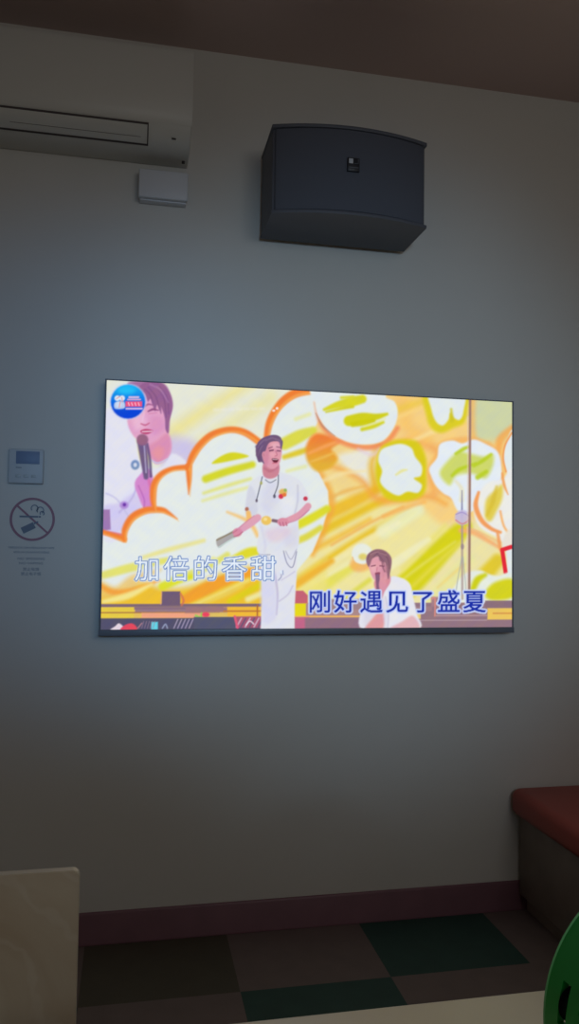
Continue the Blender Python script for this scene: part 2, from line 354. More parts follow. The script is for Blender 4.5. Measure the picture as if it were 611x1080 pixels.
    for P, w in ([[(481, 479), (489, 474), (494, 472)], [3, 4, 3]], [[(477, 502), (484, 496), (494, 492), (502, 489)], [3, 4, 3, 2]], [[(500, 492), (510, 486), (518, 480)], [3, 4, 3]], [[(504, 504), (513, 498)], [5, 4]]):
        p.line(P, w, (186, 208, 40), 1.8, .9)
    p.line([(481, 508), (487, 516), (487, 528)], [3, 4, 5], (232, 226, 190), 2, .8)
    # right-hand popcorn
    p.poly([(541, 455), (534, 468), (531, 482), (534, 497), (541, 500)], WH, 1.4)
    p.line([(540, 457), (533, 470), (531, 484), (534, 498)], 1.8, (240, 158, 90), 1.2)
    p.poly([(541, 498), (530, 506), (514, 510), (503, 524), (500, 540), (506, 556), (522, 566), (541, 572)], (236, 236, 232), 2)
    p.poly([(512, 546), (513, 528), (522, 518), (530, 512), (530, 526), (524, 540), (518, 550)], (226, 206, 84), 3)
    p.line([(524, 514), (520, 530), (514, 544)], [3, 5, 3], (214, 186, 50), 2, .6)
    p.line([(505, 520), (502, 534), (508, 549), (518, 558), (528, 562)], [3, 5, 5, 4, 3], (243, 160, 96), 1.6)
    p.line([(530, 500), (532, 512), (536, 522)], [2, 3, 1], (240, 160, 90), 1.4, .9)
    p.line([(528, 540), (532, 556), (541, 568)], 2.4, (246, 178, 110), 1.4, .9)
    p.line([(486, 560), (500, 562), (514, 570), (530, 580)], [4, 6, 5, 3], (245, 176, 116), 2.4, .9)
    p.line([(490, 556), (506, 562), (528, 573)], [1, 2, 2], (238, 190, 130), 1.6, .8)
    p.line([(525, 562), (528, 578), (531, 586)], [3, 4, 2], (243, 160, 96), 1.6, .9)
    p.poly([(534, 562), (541, 560), (541, 577), (530, 578)], (232, 226, 216), 2)
    p.poly([(534, 580), (541, 578), (541, 612), (536, 612)], WH, 1.6, 1, False)
    p.line([(539.5, 577.5), (530, 580.5), (533.5, 604)], 4.4, (226, 44, 60), 1, 1, False)
    p.poly([(470, 640), (478, 622), (490, 606), (506, 602), (516, 606), (526, 608), (541, 606), (541, 640)], (230, 236, 226), 2)
    p.line([(499, 622), (504, 612), (512, 607)], [6, 7, 4], (206, 208, 30), 2.6)
    p.poly([(514, 622), (524, 614), (541, 612), (541, 630), (524, 634), (513, 631)], (212, 210, 36), 3)
    # thin tower and pole
    p.line([(487.5, 518), (487.5, 538)], [1, 2], (140, 140, 176), .8, .9)
    p.line([(487.5, 540), (488, 632)], 2.4, (172, 152, 150), 1, .8)
    p.line([(487.5, 588), (483, 612), (481, 628)], 1.2, (170, 176, 170), .8, .7); p.line([(488.5, 588), (491, 612), (492, 628)], 1.2, (170, 176, 170), .8, .7)
    p.disc(488, 546.5, 8, 8, (196, 186, 222), 1.6, .9)
    p.line([(481, 543), (488, 541), (495, 545)], 1, (150, 130, 190), .8, .7); p.line([(481, 549), (488, 553), (495, 549)], 1.4, (216, 120, 120), .8, .7)
    p.disc(488, 577, 1.8, 3, (150, 130, 140), 1, .7)
    p.line([(496, 421), (495.2, 628)], 2.6, (158, 122, 112), 1); p.line([(493.6, 440), (493, 628)], 1, (226, 200, 190), .8, .7)
    # small white popcorn behind the seated singer
    p.disc(382, 594, 13, 9, (244, 176, 96), 3, .8, -.3)
    p.disc(382, 584.5, 11, 11, (232, 236, 226), 1.8); p.disc(383, 587.5, 4.5, 3.5, (224, 206, 100), 2, .9)
    p.line([(372, 588), (375, 594), (384, 597)], 1.2, (236, 180, 110), 1, .8)
    # ---- stage
    ST = (154, 122, 136); DK = (84, 82, 108)
    p.box(104, 637, 276, 664, (228, 188, 96)); p.box(311, 636, 545, 664, ST)
    p.box(104, 636.6, 276, 640, (128, 104, 118)); p.box(104, 640, 142, 652, (230, 202, 72))
    p.box(143, 640, 216, 645.4, (150, 122, 134)); p.box(106, 645, 232, 646.4, (160, 104, 70), .6, .8)
    p.box(150, 646, 216, 651.5, (240, 164, 132), 1); p.box(142, 640, 236, 642.4, (138, 110, 126))
    p.box(196, 640, 242, 646, (158, 118, 124), 2); p.box(240, 640, 276, 650, (240, 186, 60), 1)
    p.box(236, 643.6, 276, 645.2, (190, 120, 60)); p.box(271, 638, 272.6, 650, (176, 108, 60))
    p.box(216, 646, 240, 651, (222, 190, 100), 1)
    p.box(104, 651.6, 276, 666, DK)
    p.line([(207, 649), (212, 651), (213, 647)], 2.4, (150, 206, 90), 1); p.disc(217.5, 648, 4, 2.6, (232, 70, 100), 1.2)
    p.box(171, 623.4, 190.5, 638, (112, 92, 118)); p.line([(191, 626), (194, 633), (192, 638)], 2, (210, 116, 86), 1.2, .9)
    p.line([(171, 624), (170, 637)], 1, (222, 160, 150), .8, .7)
    p.poly([(117, 664), (122, 660), (126, 657), (131, 661), (129, 664)], (228, 214, 226), 1)
    p.poly([(128, 664), (132, 659), (139, 657), (144, 660), (144, 664)], (226, 74, 96), 1)
    p.line([(146, 662), (150, 657)], 1.2, (180, 130, 140), .8)
    p.box(160, 655.6, 167, 664, (100, 212, 232), 1); p.line([(172, 662), (175, 658), (177, 662)], 1.4, (150, 160, 190), .8)
    for k in range(5):
        p.line([(150+k*3, 662), (152+k*3, 655)], .8, (160, 130, 150), .7, .7)
        p.line([(184+k*4, 662), (188+k*4, 653)], 1.2, (182, 168, 196), .7, .8)
    p.box(205, 650.5, 249, 666, (86, 88, 112)); p.box(249, 650, 276, 662, (166, 88, 116))
    for k in range(6):
        p.line([(250+k*4.6, 661), (255+k*4.6, 652)], 1.6, (104, 88, 116) if k % 2 else (208, 176, 196), .7, .9)
    p.line([(248, 650), (251, 662)], 2.4, (224, 92, 124), .8); p.line([(260, 659), (264, 655), (268, 658)], 1.2, (226, 212, 226), .7)
    p.poly([(311, 623), (320, 623), (325, 628), (325, 637), (311, 637)], (198, 100, 116), 1, 1, False)
    p.box(311, 636.5, 324, 650, (230, 216, 30), .9); p.box(323, 637, 384, 650, (170, 136, 140), 1); p.box(345, 632, 384, 643, (160, 132, 136), 1.4)
    p.box(311, 649.5, 384, 651.2, (244, 186, 96)); p.box(311, 651, 326, 664, (196, 104, 136), 1.6); p.box(322, 652, 384, 664, (146, 112, 130), 1.6)
    p.box(438, 637, 545, 664, (148, 118, 130)); p.box(455, 630, 475, 640, (166, 128, 136), 1.5); p.line([(456, 632), (459, 632), (459, 650)], 1.6, (216, 140, 130), .8)
    p.box(438, 640, 456, 645, (160, 126, 134)); p.box(437, 647, 444, 653, (236, 208, 120), 1)
    p.box(512, 634, 545, 641.5, (140, 112, 124), .8); p.box(514.5, 642, 545, 654, (236, 198, 96), .9); p.box(520, 646.6, 545, 648.2, (214, 150, 80), .7)
    p.box(440, 654, 514, 655.2, (176, 148, 158), .7); p.box(460, 649, 514, 650.4, (184, 150, 158), .7)
    # ---- standing singer in white
    W2 = (224, 226, 236); SH = (206, 208, 224)
    p.poly([(273, 581), (314, 577), (313, 610), (311, 640), (311, 666), (275, 666), (277, 632), (276, 610)], W2, 1.2, 1, False)
    p.poly([(276, 600), (288, 596), (292, 640), (290, 655), (277, 652)], (214, 214, 238), 3, .8)
    p.line([(289, 600), (293, 625), (292, 648)], [2, 2, 1], (182, 172, 208), 1.4, .7)
    p.line([(296, 604), (297, 608), (294, 612)], 1, (140, 140, 170), .8, .8)
    p.line([(295, 634), (304, 627), (309, 618)], 1.4, (190, 184, 214), 1.2, .7); p.line([(297, 612), (305, 607), (311, 603)], 1.2, (196, 190, 218), 1, .7)
    p.line([(299, 580), (303, 594), (309, 598), (313, 582)], 1, (140, 140, 168), .8, .9); p.line([(301, 580), (307, 590), (313, 579)], .8, (160, 160, 184), .8, .8)
    p.line([(273, 585), (285, 585)], 1, (150, 150, 176), .8, .8); p.line([(282, 586), (284, 592)], 1, (170, 170, 190), .8, .7)
    p.poly([(276, 501), (263, 511), (258.6, 534), (259, 541), (268, 545), (272, 540), (273, 560), (272.5, 583), (295, 581), (314, 578), (315, 552), (315, 542), (327, 530), (320.5, 513), (312, 504), (294, 498), (285, 503)], (222, 225, 234), 1.3)
    p.poly([(281, 512), (292, 510), (292, 530), (284, 540), (276, 534)], (210, 210, 230), 5, .6); p.poly([(297, 528), (310, 524), (309, 540), (300, 543)], (230, 232, 238), 4, .8)
    p.poly([(300, 560), (313, 556), (313, 574), (302, 577)], (214, 212, 228), 4, .7)
    p.poly([(263, 513), (270, 522), (272, 545), (265, 543), (259, 538)], SH, 2, .7)
    p.line([(314, 512), (314, 528), (311, 542)], 1.6, (190, 190, 212), 1.4, .7); p.line([(276, 556), (280, 575), (279, 582)], 2, (208, 206, 228), 2, .6)
    p.poly([(281, 560), (300, 556), (306, 562), (295, 571), (284, 570)], (224, 198, 216), 4, .6)
    p.line([(276.6, 503), (274, 514), (270.5, 528)], 1.1, (96, 100, 116), .7, .9); p.line([(293.6, 501), (293, 512), (289, 523)], 1.1, (96, 100, 116), .7, .9)
    p.disc(270.7, 528, 1.2, 1.8, (100, 90, 110), .8, .9); p.disc(289.5, 523.5, 1.4, 2, (90, 84, 104), .8, .9); p.disc(275.5, 509.5, 1.4, 1.8, (170, 170, 90), .8, .8)
    p.line([(280, 506), (285, 509), (291, 506)], 1.1, (120, 124, 140), .7, .8)
    p.disc(298.5, 519, 4.2, 3.4, (226, 184, 96), 1.4); p.disc(296.4, 523.6, 2.6, 2.6, (214, 60, 80), 1); p.disc(300, 522, 2.2, 2, (230, 120, 60), 1); p.disc(301, 517, 1.6, 1.6, (150, 180, 90), 1)
    p.disc(322.3, 526, 2.3, 2.3, (200, 60, 84), 1); p.disc(260.5, 537, 2, 2.2, (176, 110, 90), 1)
    # arms, clappers, microphone
    p.line([(262, 541), (263, 548), (262, 552)], [5, 6, 4], (244, 190, 110), 1.4)
    p.line([(272, 546), (264, 552), (254, 559)], [7.5, 8, 6.5], (222, 162, 184), 1.1)
    p.line([(268, 544), (260, 550), (252, 557)], 1.2, (196, 118, 150), 1, .6)
    p.poly([(228.5, 569), (238, 564), (248, 559), (250.5, 565), (240, 571), (231, 577.5)], (172, 168, 168), 1.1)
    p.line([(229, 569.5), (248, 560)], 1.6, (146, 134, 116), .8); p.line([(231, 577), (249, 566)], 1.4, (196, 214, 206), .8, .9)
    p.disc(250.5, 561.5, 5, 4.6, (216, 140, 166), 1.2, 1, -.4); p.line([(247, 566), (252, 564), (256, 561)], 1, (180, 96, 124), .8, .8); p.line([(246, 562), (250, 559)], 1, (186, 104, 130), .8, .7)
    p.line([(325, 534), (316, 543), (303, 549)], [7, 7, 6], (222, 156, 176), 1.1); p.line([(326, 538), (314, 548), (304, 551.5)], 1.2, (196, 116, 146), 1, .6)
    p.line([(288, 549), (296, 550.5)], 3.4, (128, 100, 118), .9)
    p.disc(298.5, 550.6, 6, 4.4, (218, 142, 164), 1.1); 
    for k in range(3): p.line([(295+k*3.4, 551), (296+k*3.4, 554.6)], .9, (172, 90, 118), .7, .8)
    p.disc(281, 549, 5.4, 4.8, (236, 196, 100), 1.2); p.disc(280, 547.6, 2, 1.8, (248, 228, 160), 1, .8)
    # head
    p.poly([(278.5, 488), (293.4, 488), (293.6, 500.5), (285, 505), (277.6, 501)], (204, 132, 150), 1.2)
    p.line([(279, 494), (285, 497), (292, 493)], [2, 3, 2], (182, 104, 128), 1.4, .6)
    p.poly([(276, 470), (284, 465), (294, 465.2), (297, 472), (296.6, 482), (293.8, 490), (288.5, 494.6), (282, 492.5), (277, 485)], (222, 154, 172), 1.1)
    p.poly([(277, 470), (283, 468), (284, 478), (281, 491), (276, 484)], (206, 132, 156), 2, .7)
    p.poly([(287, 468), (293, 467.6), (295, 472), (288, 472.6)], (232, 176, 188), 2, .8); p.disc(287.5, 479.5, 3, 2.4, (232, 166, 180), 2, .8)
    hair = (112, 86, 122)
    p.poly([(272.4, 487), (270, 480), (269.6, 473), (271.6, 467), (273.6, 464.6), (276.4, 462.2), (279.6, 460.6), (284, 459.2), (288.6, 458.6), (292.4, 459.2), (295.6, 461), (297, 463.6), (298.2, 466), (297.6, 471), (296.4, 474), (294.4, 466.6), (290, 465.4), (284.6, 466.6), (281.6, 470.4), (280, 475.4), (277, 477), (276.8, 483), (278.6, 489), (275.2, 486.6)], hair, .9, 1)
    for x, y, r in ((271, 471, 2.0), (271.6, 480, 1.8), (274.6, 486, 1.8), (292, 461.4, 2.0)):
        p.disc(x, y, r, r*.9, hair, 1.2, .8)
    for P in ([(272, 472), (276, 466), (281, 463)], [(280, 465), (286, 462), (291, 463)], [(272.4, 480), (274, 474), (277, 470)], [(290, 463), (295, 464.6), (296.4, 469)]):
        p.line(P, [.8, 1.6, .8], (140, 114, 146), .9, .65)
    p.line([(274, 484), (272.6, 477), (274, 470)], 1, (90, 66, 104), 1, .5)
    p.disc(278, 479.6, 1.6, 2.7, (214, 146, 164), .9); p.line([(278, 478.4), (278.4, 481)], .8, (176, 100, 126), .6, .7)
    p.line([(283.4, 472.8), (287, 471.4)], 1.1, (120, 72, 100), .7, .8); p.line([(291.6, 471.2), (295.6, 472)], 1, (120, 72, 100), .7, .8)
    p.line([(284.4, 475.4), (288, 474.8)], 1.5, (104, 58, 86), .7, .9); p.line([(292.4, 475.4), (295.6, 475.8)], 1.3, (104, 58, 86), .7, .8)
    p.line([(290.6, 475.6), (292.2, 480), (290, 481)], .9, (188, 108, 134), .7, .8)
    p.poly([(286.6, 484), (290.4, 483.4), (293.6, 484.8), (292, 487.8), (288.6, 487.6)], (104, 40, 62), .8); p.line([(287.6, 484.4), (292.4, 484.6)], .9, (232, 216, 222), .5, .9); p.line([(287.6, 488.6), (292, 488.4)], 1, (200, 92, 118), .7, .7)
    # ---- second singer, lower right
    p.poly([(383, 664), (382.6, 640), (385, 628), (395, 620), (405, 622), (412, 609), (424, 610), (433, 617), (437, 634), (440, 648), (441, 664)], (230, 230, 238), 1.4)
    p.poly([(400, 622), (408, 640), (406, 664), (386, 664), (385, 634)], (210, 206, 226), 4, .6)
    p.poly([(396, 612), (410, 606), (412, 614), (406, 624), (402, 632), (396, 622)], (214, 142, 158), 1.3)
    p.poly([(388, 590), (396, 587), (404, 589), (409.6, 596), (409, 608), (404, 614), (396, 613), (390.6, 603)], (224, 158, 172), 1.2)
    p.poly([(386.4, 592), (388, 585), (396, 579.8), (405, 580.6), (411.6, 586), (413.4, 593), (411.6, 605), (409.6, 611), (407.4, 600), (406.4, 594), (401, 592), (399, 587.4), (393, 589.6), (389.4, 598)], (146, 104, 118), 1.1)
    for P in ([(388, 590), (391, 584), (398, 581.6)], [(394, 588), (400, 583), (407, 584)], [(402, 584), (409, 589), (411, 600)], [(398, 584), (404, 592), (408, 604)]):
        p.line(P, [.8, 1.4, .7], (112, 76, 94), .9, .55)
    p.poly([(391, 598), (396, 596), (397, 603), (393, 604)], (236, 180, 190), 2.4, .7); p.poly([(403, 600), (408, 598), (407, 608), (403, 610)], (210, 140, 158), 2.4, .7)
    p.line([(391, 585), (398, 582.6), (407, 586)], 1.4, (176, 132, 140), 1, .6); p.line([(403, 590), (404, 598), (406, 603)], 1.6, (140, 94, 110), 1, .8)
    p.line([(392, 597.4), (396, 596.6)], 1.3, (122, 70, 92), .7, .8); p.line([(401, 597), (405, 597.6)], 1.3, (122, 70, 92), .7, .8); p.line([(398, 599), (397.6, 602.6)], 1, (196, 116, 136), .7, .7)
    p.poly([(396, 604.5), (401, 604), (400, 608), (397, 608)], (150, 78, 98), .9)
    p.line([(398.6, 608), (399, 622)], [4.6, 3.4], (136, 94, 122), 1); p.disc(404, 617, 4, 6.5, (220, 150, 164), 1.4)
    p.poly([(386, 664), (392, 654), (403, 644), (404, 664)], (226, 150, 152), 2, .9); p.poly([(412, 664), (424, 656), (436, 650), (442, 664)], (228, 176, 182), 2, .9)
    p.line([(407, 630), (410, 648), (409, 664)], 1.4, (196, 192, 216), 1.2, .7)
    # faint caption marks at the top
    for k in range(7): p.line([(226+k*8, 432-k*.2), (230+k*8, 432-k*.2)], 3, (236, 236, 236), 1.6, .35)
    p.disc(288.5, 433, 1.6, 1.2, (246, 226, 220), .8); p.disc(292, 430.6, 1.4, 1.4, (246, 232, 230), .8)
    # ---- round blue badge with its lettering
    p.disc(134.6, 423.2, 19.4, 19, (196, 204, 240), 1.6, .8)
    p.disc(134.6, 423.2, 18.2, 18, lambda x, y: mix((24, 172, 244), (14, 70, 214), np.clip((y-408)/26, 0, 1)), 1.2)
    p.disc(133, 411.5, 9, 4, (40, 198, 248), 4, .8)
    for dx, dy in ((0, 0), (5, 0), (1.4, 6.6)):
        p.disc(123.4+dx, 419.6+dy, 3, 2.9, (222, 232, 246), 1.0)
    p.poly([(121, 424), (130, 423), (131, 430), (121, 430.5)], (206, 218, 240), 1.2, .9)
    for a_, b_ in (((122.5, 420), (126, 417.8)), ((126.6, 423), (125.4, 429)), ((128, 419), (129, 423.4))): p.line([a_, b_], .9, (224, 130, 130), .7, .8)
    p.line([(136, 418.6), (145.6, 418.6)], 2, (226, 190, 224), .9); p.line([(134.6, 421), (147.5, 421)], 1.6, (230, 168, 206), .8)
    p.box(132, 422.8, 149.6, 428.6, (236, 84, 132), 1)
    for x in (135, 138.4, 142, 145.6): p.line([(x, 424.4), (x+1, 427.2)], 1, (250, 206, 222), .6, .9)
    p.line([(133, 430.6), (149.4, 430.6)], 1.8, (226, 190, 236), .8)
    # ---- captions
    for k, ch in enumerate('加倍的香甜'):
        M = glyphs.get(ch)
        if M is None: continue
        g = spread(M, 0.6); x = 155.6+k*30.6
        e = 17.2
        y0 = 599.4-e; y1 = 599.4+e
        p.glyph(spread(g, 6.6), x-e, y0, x+e, y1, (226, 236, 246), .75)
        p.glyph(spread(g, 3.8), x-e, y0, x+e, y1, (84, 118, 184), 1.0)
        p.glyph(g, x-e, y0, x+e, y1, (230, 240, 250))
    p.disc(296.6, 603.6, 1.3, 2, (226, 236, 246), .8); p.line([(298.6, 602), (298.8, 606)], 1, (110, 130, 180), .7, .7)
    for k, ch in enumerate('刚好遇见了盛夏'):
        M = glyphs.get(ch)
        if M is None: continue
        x = 337.6+k*27.2; e = 15.6; y0 = 634.6-e; y1 = 634.6+e
        p.glyph(spread(M, 9), x-e, y0, x+e, y1, (204, 216, 248), .85)
        p.glyph(spread(M, 5.5), x-e, y0, x+e, y1, (186, 202, 250), .8)
        p.glyph(spread(M, 1.7), x-e, y0, x+e, y1, (30, 50, 166))
    k = (2.0*np.sin(p.X*.31+1.7*np.sin(p.Y*.23))+1.6*np.sin(p.Y*.37+1.3*np.sin(p.X*.19))+1.2*np.sin((p.X+p.Y)*.9))[:, None]
    return p.C+k*np.array([.6, .45, -.7])
def raster_glyph(V, T, n=128, half=.62, cy=.38):
    """Coverage of a filled glyph on an n x n cell, row 0 at the top."""
    q = (np.arange(n)+.5)/n*2*half-half
    M = np.zeros((n, n))
    P = V-np.array([0, cy])
    for sx, sy in ((-.25, -.25), (.25, .25), (-.25, .25), (.25, -.25)):
        c = 2*half/n; qx = q+sx*c; qy = q+sy*c
        S = np.zeros((n, n), bool)
        for a, b, d in T:
            A, B, D = P[a], P[b], P[d]
            x0, x1 = np.searchsorted(qx, [min(A[0], B[0], D[0]), max(A[0], B[0], D[0])])
            y0, y1 = np.searchsorted(qy, [min(A[1], B[1], D[1]), max(A[1], B[1], D[1])])
            if x1 <= x0 or y1 <= y0: continue
            gx, gy = np.meshgrid(qx[x0:x1], qy[y0:y1])
            e = lambda U, W: (W[0]-U[0])*(gy-U[1])-(W[1]-U[1])*(gx-U[0])
            e1, e2, e3 = e(A, B), e(B, D), e(D, A)
            S[y0:y1, x0:x1] |= ((e1 >= 0) & (e2 >= 0) & (e3 >= 0)) | ((e1 <= 0) & (e2 <= 0) & (e3 <= 0))
        M += S*.25
    return M[::-1].copy()
# ---------------------------------------------------------------- the room
Z = FLOOR_TO_SCREEN
XL, XR, YB, HC = -1.75, 1.34, -4.6, 3.012
wall_m = mat('wall_paint', (214, 210, 202), .85, bump=.12, bscale=160, vary=.02, vscale=2, spec=.25)
ceil_m = mat('ceiling_paint', (206, 184, 178), .9, bump=.1, bscale=120, spec=.2)
base_m = mat('maroon_vinyl', (124, 86, 96), .5, vary=.08, vscale=9, bump=.05)
tile_m = [mat('grey_brown_tile', (120, 106, 102), .55, vary=.06, vscale=14, bump=.06, bscale=90),
          mat('dark_green_tile', (44, 78, 70), .55, vary=.08, vscale=14, bump=.06, bscale=90),
          mat('dark_olive_tile', (84, 80, 66), .55, vary=.06, vscale=14, bump=.06, bscale=90)]
T = .12
struct(box('wall_front', (XL-T, XR+T, 0, T, 0, HC), wall_m, bev=0))
struct(box('wall_rear', (XL-T, XR+T, YB-T, YB, 0, HC), wall_m, bev=0))
struct(box('wall_left', (XL-T, XL, YB, 0, 0, HC), wall_m, bev=0))
struct(box('wall_right', (XR, XR+T, YB, 0, 0, HC), wall_m, bev=0))
struct(box('ceiling', (XL-T, XR+T, YB-T, T, HC, HC+.1), ceil_m, bev=0))
# floor: square vinyl tiles, each a face with its own colour
bm = bmesh.new(); TS = .457; gx0, gy0 = -.285, .107
xs = sorted({XL, XR}|{gx0+i*TS for i in range(-6, 8) if XL < gx0+i*TS < XR}); ys = sorted({YB, 0}|{gy0-j*TS for j in range(0, 14) if YB < gy0-j*TS < 0})
for a, b in zip(xs, xs[1:]):
    for c, d in zip(ys, ys[1:]):
        i = math.floor(((a+b)/2-gx0)/TS); j = math.floor((gy0-(c+d)/2)/TS)
        f = bm.faces.new([bm.verts.new(v) for v in ((a, c, 0), (b, c, 0), (b, d, 0), (a, d, 0))])
        f.material_index = 0 if (i+j) % 2 == 0 or (i, j) == (2, 1) else (2 if (i+1) % 4 == 0 else 1)
bmesh.ops.remove_doubles(bm, verts=bm.verts[:], dist=1e-5)
bmesh.ops.recalc_face_normals(bm, faces=bm.faces[:])
g = bmesh.ops.extrude_face_region(bm, geom=bm.faces[:])
bmesh.ops.translate(bm, verts=[v for v in g['geom'] if isinstance(v, bmesh.types.BMVert)], vec=(0, 0, -.1))
struct(done('floor', bm, tile_m, smooth=0))
def skirting(name, pts, axis, a0, a1):
    b = bmesh.new(); prism(b, pts, axis, a0, a1, .002); return struct(done(name, b, base_m))
BH = .103
prof = lambda s: [(0, 0), (s*.012, 0), (s*.012, .006), (s*.009, .014), (s*.009, BH-.008), (s*.005, BH), (0, BH)]
skirting('baseboard_front', prof(-1), 0, XL, XR)
skirting('baseboard_left', [(XL+p[0], p[1]) for p in prof(1)], 1, YB, -.012)
skirting('baseboard_right', [(XR+p[0], p[1]) for p in prof(-1)], 1, YB, -2.62)
skirting('baseboard_rear', [(YB+p[0], p[1]) for p in prof(1)], 0, XL+.012, XR-.012)

# ---------------------------------------------------------------- television
black = mat('black_plastic', (26, 26, 30), .45, bump=.03)
tv = thing('television', 'wide flat television on the wall showing singers among yellow popcorn clouds with captions', 'television', (0, 0, Z))
W, H, YS = 1.43, .8086, -.06
bm = bmesh.new(); add_box(bm, -W/2-.005, W/2+.005, -.057, -.03, -H/2-.018, H/2+.004, .003); add_box(bm, -W/2+.06, W/2-.06, -.03, -.016, -H/2+.05, H/2-.08, .006)
done('housing', bm, black, tv)
bm = bmesh.new()
for d in ((-W/2-.005, -W/2, -.0635, -.056, -H/2-.018, H/2+.004), (W/2, W/2+.005, -.0635, -.056, -H/2-.018, H/2+.004), (-W/2-.005, W/2+.005, -.0635, -.056, H/2, H/2+.004)): add_box(bm, *d, .0012)
done('bezel', bm, mat('dark_bezel', (110, 116, 126), .4), tv)
box('lower_bezel', (-W/2-.007, W/2+.007, -.0655, -.055, -H/2-.0205, -H/2), bpy.data.materials['dark_bezel'], tv, .002)
box('wall_bracket', (-.24, .24, -.018, -.0015, -.18, .18), black, tv, .003)
glyphs = {}
for ch in '加倍的香甜刚好遇见了盛夏':
    V, Tt = text_data(ch, 1.0)
    if len(V): glyphs[ch] = raster_glyph(V, Tt)
NX, NZ = 590, 334
gu, gv = np.meshgrid(np.linspace(0, 1, NX), np.linspace(0, 1, NZ)); gu = gu.ravel(); gv = gv.ravel()
def square_to_quad(q):
    A = []; b = []
    for (u, v), (x, y) in zip(((0, 0), (1, 0), (1, 1), (0, 1)), q):
        A += [[u, v, 1, 0, 0, 0, -u*x, -v*x], [0, 0, 0, u, v, 1, -u*y, -v*y]]; b += [x, y]
    return np.append(np.linalg.solve(np.array(A, float), np.array(b, float)), 1).reshape(3, 3)
# shapes are drawn in image pixel coordinates; this homography maps them onto the screen
Hm = square_to_quad([(112.3, 400.5), (540.2, 424.8), (540.2, 661.8), (106.8, 663.5)])
h = Hm @ np.stack([gu, gv, np.ones_like(gu)]); pic = Picture(h[0]/h[2], h[1]/h[2])
rgb = lin(np.clip(paint_show(pic, glyphs), 0, 255))
me = bpy.data.meshes.new('screen')
co = np.stack([gu*W-W/2, np.full_like(gu, YS), H/2-gv*H], 1)
ii = np.arange(NX*NZ).reshape(NZ, NX)
quads = np.stack([ii[1:, :-1], ii[1:, 1:], ii[:-1, 1:], ii[:-1, :-1]], -1).reshape(-1, 4)
me.vertices.add(len(co)); me.vertices.foreach_set('co', co.ravel())
me.loops.add(quads.size); me.loops.foreach_set('vertex_index', quads.ravel().astype(np.int32))
me.polygons.add(len(quads)); me.polygons.foreach_set('loop_start', (np.arange(len(quads))*4).astype(np.int32)); me.polygons.foreach_set('loop_total', np.full(len(quads), 4, np.int32))
me.update(); me.validate()
at = me.color_attributes.new('pixels', 'FLOAT_COLOR', 'POINT'); at.data.foreach_set('color', np.column_stack([rgb, np.ones(len(rgb))]).ravel().astype(np.float32))
sm = bpy.data.materials.new('lit_screen'); sm.use_nodes = True; n = sm.node_tree; n.nodes.clear()
a = n.nodes.new('ShaderNodeAttribute'); a.attribute_name = 'pixels'; e = n.nodes.new('ShaderNodeEmission'); o_ = n.nodes.new('ShaderNodeOutputMaterial')
n.links.new(a.outputs['Color'], e.inputs['Color']); e.inputs['Strength'].default_value = 1.0; n.links.new(e.outputs[0], o_.inputs['Surface'])
link('screen', me, sm, tv)

# ---------------------------------------------------------------- loudspeaker
spk = thing('loudspeaker', 'black box loudspeaker with bowed front mounted high on the wall above the television', 'speaker', (.05, 0, Z+.932))
cab_m = mat('black_vinyl_cabinet', (88, 90, 98), .6, bump=.2, bscale=400); gr_m = mat('black_grille_cloth', (86, 89, 99), .8, bump=.35, bscale=700); 
xl, xr, hh = -.262, .264, .292
def bow(d, x0=xl, x1=xr, y=-.242, k=.046, n=20):
    return [(x0+(x1-x0)*t, y-d-k*(1-(2*t-1)**2)) for t in [i/n for i in range(n+1)]]
bm = bmesh.new(); prism(bm, [(xl+.002, -.03), (xr-.006, -.03)]+bow(-.012, xl+.004, xr-.004)[::-1], 2, .008, hh-.008, .003)
done('cabinet', bm, cab_m, spk)
for z0, z1 in ((0, .012), (hh-.012, hh)):
    bm = bmesh.new(); prism(bm, [(xl, -.03), (xr-.004, -.03)]+bow(.0015, xl, xr)[::-1], 2, z0, z1, .003); done('end_panel', bm, cab_m, spk)
bm = bmesh.new(); P = bow(0, xl+.012, xr-.012); prism(bm, P+[(x, y+.014) for x, y in P[::-1]], 2, .013, hh-.013, .004); done('grille', bm, gr_m, spk)
bm = bmesh.new(); add_box(bm, -.025, .015, -.297, -.286, .140, .184, .002); badge = done('badge', bm, mat('badge_black', (32, 34, 40), .4), spk)
bm = bmesh.new(); add_box(bm, -.021, -.007, -.2985, -.2965, .164, .180, .001); done('emblem', bm, mat('badge_silver', (196, 200, 204), .35), badge)
bm = bmesh.new(); add_box(bm, -.021, .011, -.298, -.2965, .150, .153); add_box(bm, -.003, .011, -.298, -.2965, .164, .166); add_box(bm, .009, .011, -.298, -.2965, .164, .180); add_box(bm, -.021, -.003, -.298, -.2965, .144, .1465)
done('emblem_frame', bm, mat('badge_grey', (92, 96, 100), .4), badge)
bm = bmesh.new(); add_box(bm, -.10, .10, -.006, 0, .06, .22, .002); add_box(bm, -.07, .07, -.034, -.004, .09, .19, .003)
for x in (-.085, .085):
    for z in (.075, .205): cyl(bm, (x, -.008, z), (0, 1, 0), .006, .006, 12)
done('mounting_bracket', bm, black, spk)

